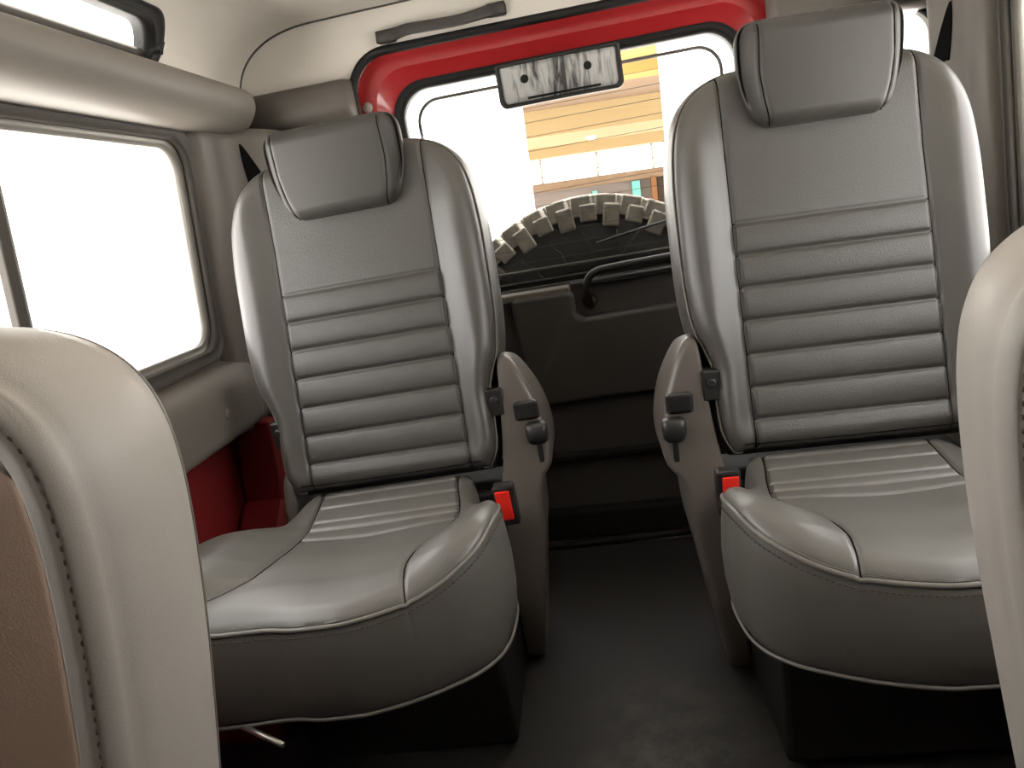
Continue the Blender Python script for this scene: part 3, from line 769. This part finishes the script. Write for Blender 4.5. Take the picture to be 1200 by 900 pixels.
# ------------------------------------------------------------------ side walls
for side, nm in ((-1, 'left'), (1, 'right')):
    WF = lambda a, b, d, side=side: (side * (sx(b) + d), a, b)          # d > 0 goes outward
    # main upper wall with the big window; ahead of it closed to cut front light
    W0, W1, WB, WT = .17, (1.372 if side < 0 else 1.332), -.186, (.190 if side < 0 else .242)
    out = rrect(-.03, 1.72 if side < 0 else 1.53, -.36, .30, .002); hole = rrect(W0, W1, WB, WT, [.05, .05, .04, .04])
    g1 = holed(WF, out, hole, 6, .03)
    obj('wall_' + nm, join(g1, prism([(-1.0, -.36), (-.03, -.36), (-.03, .30), (-1.0, .30)], WF, 0, .03)), TRIM, kind='structure', smooth=False)
    if side > 0:      # the corner behind the right belt pillar is set back
        obj('wall_right_corner', join(box(.765, .79, 1.52, 1.74, -.36, .36), box(.68, .79, 1.515, 1.545, -.36, .30), box(.68, .79, 1.52, 1.74, .276, .29)), TRIM, kind='structure', smooth=False)
    # window surround: gasket, channel, glass, slider bar
    w = obj('window_%d' % (1 if side < 0 else 2), ringframe(WF, hole + (hole - hole.mean(0)) * [.028, .10], hole + (hole - hole.mean(0)) * [-.004, -.012], .012, -.010), RUBBER, kind='structure')
    w['label'] = 'large sliding side window in the ' + nm + ' wall, bright daylight outside'
    i2 = hole + (hole - hole.mean(0)) * [-.022, -.075]
    obj('window_channel', ringframe(WF, hole + (hole - hole.mean(0)) * [-.002, -.005], i2, .028, .004, .002), ALU, w, label='pale channel around the glass')
    gg = [WF(a, b, .02) for a, b in i2]
    obj('window_glass', (gg, [tuple(range(len(gg)))]), GLASS, w, smooth=False)
    bz = [-.175, -.05, .05, .178]
    for yy, ww, dd, m_ in ((.902, .010, .006, RUBBER), (.918, .006, .012, ALU)):
        rg_ = []
        for z in bz:
            y0 = yy; rg_.append([WF(y0 - ww, z, dd + .012), WF(y0 - ww, z, dd), WF(y0 + ww, z, dd), WF(y0 + ww, z, dd + .012)])
        obj('slider_bar', loft(rg_), m_, w, smooth=False, bevel=.002)
    # waist moulding below the window
    pr = [(.712, -.208), (.694, -.214), (.680, -.222), (.668, -.236), (.661, -.255), (.658, -.285), (.658, -.318), (.661, -.336), (.670, -.346), (.715, -.350)]
    P = catmull(pr, 36)
    ys = list(np.linspace(-1.0, 1.40, 20)) + list(np.linspace(1.41, 1.47, 6))
    rr = []
    for y in ys:
        k = 1 if y < 1.405 else max(.0, 1 - ((y - 1.405) / .068) ** 2) ** .5
        rr.append([(side * (.712 + (x - .712) * k), y, z) for x, z in P])
    o = obj('trim_%d' % (5 if side < 0 else 6), loft(rr, True), TRIM, kind='structure', label='grey moulded sill trim below the side window')
    # cantrail moulding above the window: thick rounded roll up to the ledge
    pr = [(.700, .196), (.672, .2015), (.650, .2035), (.628, .209), (.607, .221), (.592, .238), (.586, .254), (.5875, .268), (.594, .277), (.606, .283), (.640, .292), (.672, .300), (.705, .305)]
    P = catmull(pr, 46); rr = []
    for y in list(np.linspace(-1.0, 1.42, 24)) + list(np.linspace(1.44, 1.585, 10)):
        if side > 0: y = min(y, 1.42 + (y - 1.42) * .5)
        k = 1 if y < 1.47 else max(0.0, 1 - ((y - 1.47) / .120) ** 2.4) ** .5
        k = .25 + .75 * k
        rr.append([(side * (.700 + (x - .700) * k), y, z + (.04 if side > 0 else 0)) for x, z in P])
    obj('trim_%d' % (7 if side < 0 else 8), loft(rr, True), TRIM, kind='structure', label='rounded grey cantrail moulding above the side window')
    # belt pillar between the window and the rear corner
    if side < 0: cs = [(0, 1.378), (.010, 1.384), (.022, 1.398), (.028, 1.43), (.030, 1.475), (.036, 1.500), (.050, 1.525), (.068, 1.555), (.082, 1.60), (.090, 1.66), (.090, 1.705)]
    else: cs = [(0, 1.340), (.010, 1.345), (.020, 1.355), (.024, 1.38), (.026, 1.410), (.031, 1.425), (.037, 1.445), (.043, 1.470), (.046, 1.490), (.040, 1.505), (.022, 1.512), (.0, 1.516)]
    C = catmull(cs, 44); rr = []
    dep = np.concatenate([[0], np.cumsum(np.linalg.norm(np.diff(C, axis=0), axis=1))])
    fl = lambda z: .60 + .40 * sstep(np.array([z]), -.10, .10)[0]
    for z in np.linspace(-.36, .215 if side < 0 else .27, 26):
        rr.append([(side * (sx(z) - x * (fl(z) if x > .031 else 1)), y, z) for x, y in C] + [(side * (sx(z) + .02), C[-1][1], z), (side * (sx(z) + .02), C[0][1], z)])
    pil = obj('trim_%d' % (9 if side < 0 else 10), loft(rr), TRIM, kind='structure', label='grey belt pillar trim behind the side window')
    # belt slot: dark leaf shaped opening, pointed at the top
    y_, z_ = (1.515, .186) if side < 0 else (1.432, .226)
    lf = []
    for t in np.linspace(0, 1, 16):
        z = z_ - .090 * t; ya = y_ + .012 * t * t; yb = y_ + .002 + .050 * t ** .9
        xa = lambda yy: sx(z) - np.interp(yy, C[:, 1], C[:, 0]) * fl(z)
        ys_ = np.linspace(ya, yb, 6)
        lf.append([(side * (xa(y) - .0022), y, z) for y in ys_] + [(side * (xa(y) + .008), y, z) for y in ys_[::-1]])
    obj('belt_slot', loft(lf), SLOT, pil, smooth=False, label='black seat belt slot')
    # red lower body side and wheel box, shade painted into the red
    obj('wall_lower_' + nm, join(prism([(-1.0, -.85), (1.74, -.85), (1.74, -.33), (-1.0, -.33)], lambda a, b, d, side=side: (side * d, a, b), .735, .76)), RED_SHADED, kind='structure', smooth=False)
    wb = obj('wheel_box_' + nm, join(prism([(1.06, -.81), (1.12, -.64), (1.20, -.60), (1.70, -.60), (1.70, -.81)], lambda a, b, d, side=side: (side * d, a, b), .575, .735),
                                     prism([(1.28, -.60), (1.40, -.60), (1.40, -.50)], lambda a, b, d, side=side: (side * d, a, b), .640, .735)), RED_SHADED, kind='structure', smooth=False, bevel=.012)
    obj('strut', prism([(1.40, -.60), (1.45, -.60), (1.47, -.35), (1.42, -.35)], lambda a, b, d, side=side: (side * d, a, b), .655, .735), RED_SHADED, wb, smooth=False, bevel=.006, label='red body strut')
    obj('side_clip', move(ellipsoid(.004, .008, .009), lambda p, side=side: (side * .657 + p[0], 1.27 + p[1], -.29 + p[2])), TRIM, o)
    obj('coat_hook', move(box(-.01, .012, -.008, .010, -.011, .011), lambda p, side=side: (side * .662 + p[0], 1.452 + p[1], -.288 + p[2])), BLACKP, o, smooth=False, bevel=.003, label='black stud at the trim end')

# unseen solid block ahead, windscreen left out to cut frontal light
obj('wall_front', box(-.80, .80, -1.04, -1.0, -.85, .50), DTRIM, kind='structure', smooth=False)

# threshold strip and its screws
ts = thing('threshold_strip', 'thin bright metal strip across the back edge of the black floor', 'strip', (.02, 1.705, -.81))
obj('bar', loft([[(x, -.0075 * math.cos(q), .0075 * math.sin(q)) for q in [math.pi * k / 12 for k in range(13)]] for x in (-.26, -.1, .1, .26)]), STRIP, ts)
for x in (-.205, .205):
    obj('screw', move(ellipsoid(.007, .007, .005), lambda p, x=x: (p[0] + x, p[1] - .022, p[2] + .003)), STEEL, ts)

# ================================================================== OUTSIDE
obj('ground', box(-30, 30, -30, 40, -1.66, -1.60), CONC, kind='structure', smooth=False)
# spare wheel on the door
sw = thing('spare_wheel', 'black spare tyre with chunky tread seen through the rear window', 'wheel', (.022, 1.93, -.385))
RT = .385
def lathe(prof, n=96):
    return loft([[(r * math.cos(2 * math.pi * k / n), y, r * math.sin(2 * math.pi * k / n)) for r, y in prof] for k in range(n)] + [[(r, y, 0.0) for r, y in prof]], False, True)
tp = [(.20, -.085), (.215, -.098), (.25, -.105), (.29, -.108), (.325, -.104), (.348, -.092), (.357, -.075), (.360, -.03), (.360, .03), (.357, .075), (.348, .092), (.325, .104), (.29, .108), (.25, .105), (.215, .098), (.20, .085)]
lug = []
def lugbox(a, da, y0, y1, r0, r1, skew=0):
    V = []
    for rr_ in (r0, r1):
        for yy in (y0, y1):
            for aa in (a - da, a + da):
                q = aa + skew * (yy); sh = 1 if rr_ == r0 else .86
                qq = a + (q - a) * sh
                V.append((rr_ * math.cos(qq), yy, rr_ * math.sin(qq)))
    return V, [(0, 2, 3, 1), (4, 5, 7, 6), (0, 1, 5, 4), (2, 6, 7, 3), (0, 4, 6, 2), (1, 3, 7, 5)]
NL = 40
for k in range(NL):
    a = 2 * math.pi * k / NL
    for s in (-1, 1):
        off_a = a + (math.pi / NL if s > 0 else 0)
        lug.append(lugbox(off_a, .067, s * .062, s * .112, .338, RT, .4 * s))
        lug.append(lugbox(off_a, .060, s * .098, s * .118, .312 if k % 2 else .325, .364))
        lug.append(lugbox(off_a + .03, .052, s * .012, s * .052, .352, RT, -.9 * s))
obj('tread', join(*lug), TREAD, sw, smooth=False, bevel=.004, label='dusty tread blocks')
rib = []
for k in range(24):
    a = 2 * math.pi * k / 24
    rib.append(tube([(r * math.cos(a + t), y, r * math.sin(a + t)) for r, y, t in ((.235, -.104, 0), (.27, -.110, .01), (.285, -.111, .05), (.305, -.109, .055))], .0022, 5))
obj('tyre', join(lathe(tp), *rib), TYRE, sw)
obj('rim', lathe([(.02, -.02), (.10, -.03), (.15, -.05), (.185, -.085), (.205, -.09), (.205, .09), (.185, .085), (.15, .0), (.02, .01)], 64), DARKM, sw)

# rear wiper outside the glass
wo = lambda p: off(tl(p))
wp = obj('rear_wiper', tube([wo((.03, 1.795, -.112)), wo((.12, 1.795, -.098)), wo((.26, 1.795, -.078))], .0035, 6), BLACKP, door)
obj('arm', tube([wo((.07, 1.80, -.168)), wo((.11, 1.80, -.12)), wo((.13, 1.797, -.097))], .0025, 6), BLACKP, wp)

# building behind: white wall with a warm lit porch seen through the gap
b = thing('porch_building', 'white building with a warm lit porch seen through the rear window', 'building', (.2, 6.0, -1.6))
bo = lambda p: (p[0] - .2, p[1] - 6.0, p[2] + 1.6)
def part(name, g, m, par=b, **k): return obj(name, move(g, bo), m, par, smooth=False, **k)
part('wall', box(-7, -.33, 6.0, 6.2, -1.6, 5), WALLW, label='bright white wall beside the porch')
part('wall', box(.715, 7, 6.0, 6.2, -1.6, 5), WALLW, label='bright white wall beyond the porch')
# porch: stepped soffits going back
part('soffit', box(-2.0, 3.0, 6.2, 6.9, 1.02, 1.10), OCHRE)
part('beam', box(-2.0, 3.0, 6.9, 7.3, .93, 1.10), OCHRE)
part('soffit', box(-2.0, 3.0, 7.3, 8.6, .93, 1.00), BEIGE)
part('beam', box(-2.0, 3.0, 8.6, 9.0, .66, 1.0), CREAM)
part('soffit', box(-2.0, 3.0, 9.0, 10.6, .66, .76), CREAM)
part('rear_wall', box(-2.0, 3.0, 10.6, 10.8, -1.6, .76), LILAC)
part('lintel', box(-2.0, 3.0, 10.45, 10.6, .10, .21), BEIGE)
for i, (x0, x1) in enumerate(((-1.0, -.44), (-.40, .30), (.34, 1.02), (1.06, 1.7))):
    part('lit_pane', box(x0, x1, 10.52, 10.58, .22, .52), LITW, label='glowing pane high on the porch wall')
part('lintel', box(-2.0, 3.0, 10.45, 10.6, .53, .66), CREAM)
part('doorway', box(1.07, 1.7, 10.54, 10.6, -1.6, .10), DARKD)
part('door_post', box(.985, 1.05, 10.42, 10.6, -1.6, .105), WOOD)
part('green_sign', move(box(.745, .845, 10.55, 10.59, -.17, .085), lambda p: (p[0], p[1], p[2])), SGREEN)
part('green_sign', box(.22, .28, 10.55, 10.59, -.04, .03), SGREEN)
part('red_sign', box(.37, .53, 10.55, 10.59, -.11, -.03), SRED)
part('ceiling_lamp', move(loft([[(r * math.cos(q), r * math.sin(q), z) for q in [2 * math.pi * k / 20 for k in range(20)]] for z, r in ((0, .06), (-.02, .06), (-.035, .03))]), lambda p: (p[0] + .25, p[1] + 9.6, p[2] + .66)), LIT)
# ================================================================== LIGHT
w = bpy.data.worlds.new('World'); SC.world = w; w.use_nodes = True
bg = w.node_tree.nodes['Background']; bg.inputs['Color'].default_value = (1.0, .985, .965, 1); bg.inputs['Strength'].default_value = 4.6
sl = bpy.data.lights.new('sun', 'SUN'); sl.energy = 25; sl.angle = R_(4); sl.color = (1.0, .97, .93)
so = bpy.data.objects.new('sun', sl); COL.objects.link(so); so.rotation_euler = (R_(2), 0, 0)

# ================================================================== CAMERA
r, p, y = R_(8.0), R_(-13.0), R_(6.5)
F = Vector((-math.sin(y) * math.cos(p), math.cos(y) * math.cos(p), math.sin(p)))
Rt = Vector((math.cos(y), math.sin(y), 0)); U = Rt.cross(F)
X = math.cos(r) * Rt - math.sin(r) * U; Y = math.sin(r) * Rt + math.cos(r) * U
cam = bpy.data.cameras.new('camera'); cam.sensor_width = 36; cam.lens = 27.0; cam.clip_start = .02
co = bpy.data.objects.new('camera', cam); COL.objects.link(co)
co.matrix_world = Matrix(((X.x, Y.x, -F.x, 0), (X.y, Y.y, -F.y, 0), (X.z, Y.z, -F.z, 0), (0, 0, 0, 1)))
SC.camera = co
